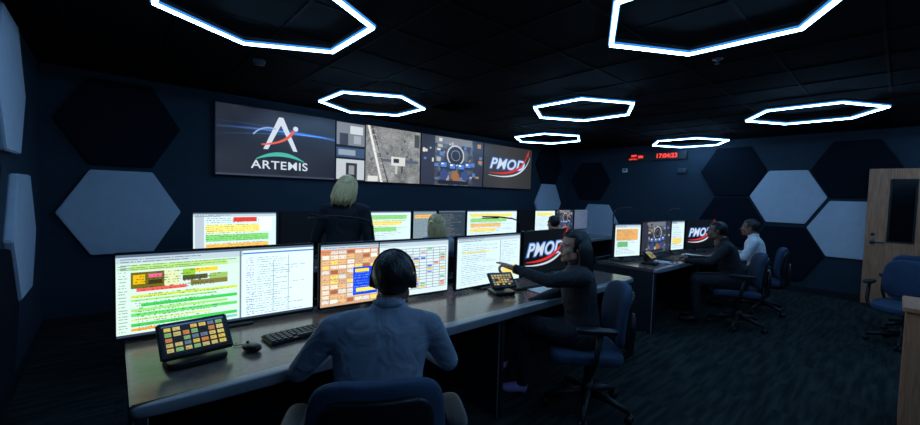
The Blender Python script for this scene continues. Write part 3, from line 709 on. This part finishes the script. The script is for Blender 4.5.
person('man_seated_in_white_shirt',(6.85,1.30,0),yw,T_white,T_pants,SK_d,H_dark,'short',lean=.15,voxel=.012)
chair((6.86,1.26,0),yw)
person('woman_seated_with_blonde_hair',(2.72,3.42,0),math.radians(-12),T_grey,T_pants,SK_l,H_blond,'bob',lean=.05,voxel=.012,wide=.92)
chair((2.71,3.38,0),math.radians(-12))
person('man_seated_at_console',(5.05,3.45,0),math.radians(-10),T_black,T_pants,SK_m,H_dark,'short',lean=.1,voxel=.013,scale=.96); chair((5.05,3.41,0),math.radians(-10))
person('woman_standing_with_blonde_hair',(1.54,3.30,0),math.radians(-45),T_black,T_pants,SK_l,H_blond,'bob',lean=.1,voxel=.011,standing=True,hpitch=-.3,hroll=.12,wide=.98)

chair((6.5,-.10,0),math.radians(80)); chair((7.3,-.2,0),math.radians(100))

# ------------------------------------------------------------ open wooden door folded back along the wall
e=empty('door_1',(XR,0,0))
fy0,fy1=-.46,-1.42; fm=(fy0+fy1)/2
b=MB(); b.box((-.02,fy0,1.06),(.04,.06,2.12),M_door,.004); b.box((-.02,fy1,1.06),(.04,.06,2.12),M_door,.004); b.box((-.02,fm,2.15),(.04,fy0-fy1+.06,.06),M_door,.004)
b.box((-.004,fm,1.06),(.006,fy0-fy1-.06,2.12),M_black,0)  # black sheet in place of the dark inside the open doorway
b.build('frame',parent=e)
b=MB(); L=.86; th=.044
b.T=Matrix.Translation((-.062,-.50,0))@Matrix.Rotation(math.radians(5),4,'Z')
gl,gr,gb,gt=.62,.36,1.0,1.94
b.box((0,(gl+L)/2,1.06),(th,L-gl,2.1),M_door,.002); b.box((0,gr/2,1.06),(th,gr,2.1),M_door,.002)
b.box((0,(gl+gr)/2,(gb+.01)/2),(th,gl-gr,gb-.01),M_door,.002); b.box((0,(gl+gr)/2,(gt+2.11)/2),(th,gl-gr,2.11-gt),M_door,.002)
b.box((0,(gl+gr)/2,(gb+gt)/2),(.008,gl-gr,gt-gb),M_glass,0)
for yy in (gl,gr): b.box((-.026,yy,(gb+gt)/2),(.01,.025,gt-gb+.02),M_black,.002)
for zz in (gb,gt): b.box((-.026,(gl+gr)/2,zz),(.01,gl-gr,.025),M_black,.002)
hy=L-.08
b.cyl((-.022,hy,.98),(-.03,hy,.98),.032,.032,M_metal); b.cyl((-.03,hy,.98),(-.075,hy,.98),.011,.011,M_metal)
b.tube([(-.07,hy+.005,.98),(-.072,hy-.06,.98),(-.066,hy-.12,.98)],[.012,.011,.010],M_metal,10)
b.cyl((-.022,hy,1.1),(-.032,hy,1.1),.026,.024,M_metal)
for z in (.25,1.06,1.9): b.cyl((.0,-.01,z-.05),(.0,-.01,z+.05),.009,.009,M_metal,10)
b.build('leaf',parent=e)

b=MB(); b.box((0,0,.43),(.5,.6,.82),M_door,.006); b.box((0,0,.855),(.54,.64,.03),M_door,.006); b.box((0,0,.012),(.46,.56,.024),M_black,.002)
for s_ in (-1,1): b.box((-.253,s_*.145,.43),(.012,.27,.74),M_door,.004); b.cyl((-.262,s_*.03,.5),(-.262,s_*.03,.62),.006,.006,M_metal,8)
b.build('wooden_cabinet',(4.15,-.36,0))

e=empty('led_wall_clock',(XR-.03,3.66,2.49),-math.pi/2)
b=MB(); b.box((0,0,0),(1.3,.05,.17),M_black,.006); b.build('housing',parent=e)
text(e,'17:04:23',.13,(.25,-.027,0),M_red,bold=.002); text(e,'DAY',.06,(-.45,-.027,.03),M_red,bold=.002); text(e,'086',.08,(-.30,-.027,-.0),M_red,bold=.001); text(e,'CENTRAL',.045,(-.47,-.027,-.045),M_red)
b=MB(); b.box((0,0,0),(.02,.12,.09),M_white,.006); b.box((-.011,0,.01),(.003,.06,.03),M_black,0); b.build('wall_thermostat',(XR-.011,4.33,2.2))
b=MB(); b.sup((0,0,0),(.03,.09,.05),M_grey,.4,.4); b.cyl((-.025,0,0),(-.032,0,0),.02,.018,M_black); b.build('wall_strobe_alarm',(XR-.03,3.09,2.16))

# ------------------------------------------------------------ world + camera
w=bpy.data.worlds.new('World'); S.world=w; w.use_nodes=True; w.node_tree.nodes['Background'].inputs[0].default_value=(.02,.05,.1,1); w.node_tree.nodes['Background'].inputs[1].default_value=.05
f,ps,pi_,ro,Hc=391.78,math.radians(41.65),math.radians(2.611),math.radians(1.666),1.525
F=Vector((math.sin(ps)*math.cos(pi_),math.cos(ps)*math.cos(pi_),-math.sin(pi_))); R=Vector((math.cos(ps),-math.sin(ps),0)); U=R.cross(F)
R2=R*math.cos(ro)+U*math.sin(ro); U2=U*math.cos(ro)-R*math.sin(ro)
cd=bpy.data.cameras.new('camera'); cam=bpy.data.objects.new('camera',cd); COL.objects.link(cam)
cd.sensor_width=36; cd.lens=f/920*36; cd.clip_start=.05
Mx=Matrix(((R2.x,U2.x,-F.x,0),(R2.y,U2.y,-F.y,0),(R2.z,U2.z,-F.z,Hc),(0,0,0,1))); cam.matrix_world=Mx
S.camera=cam
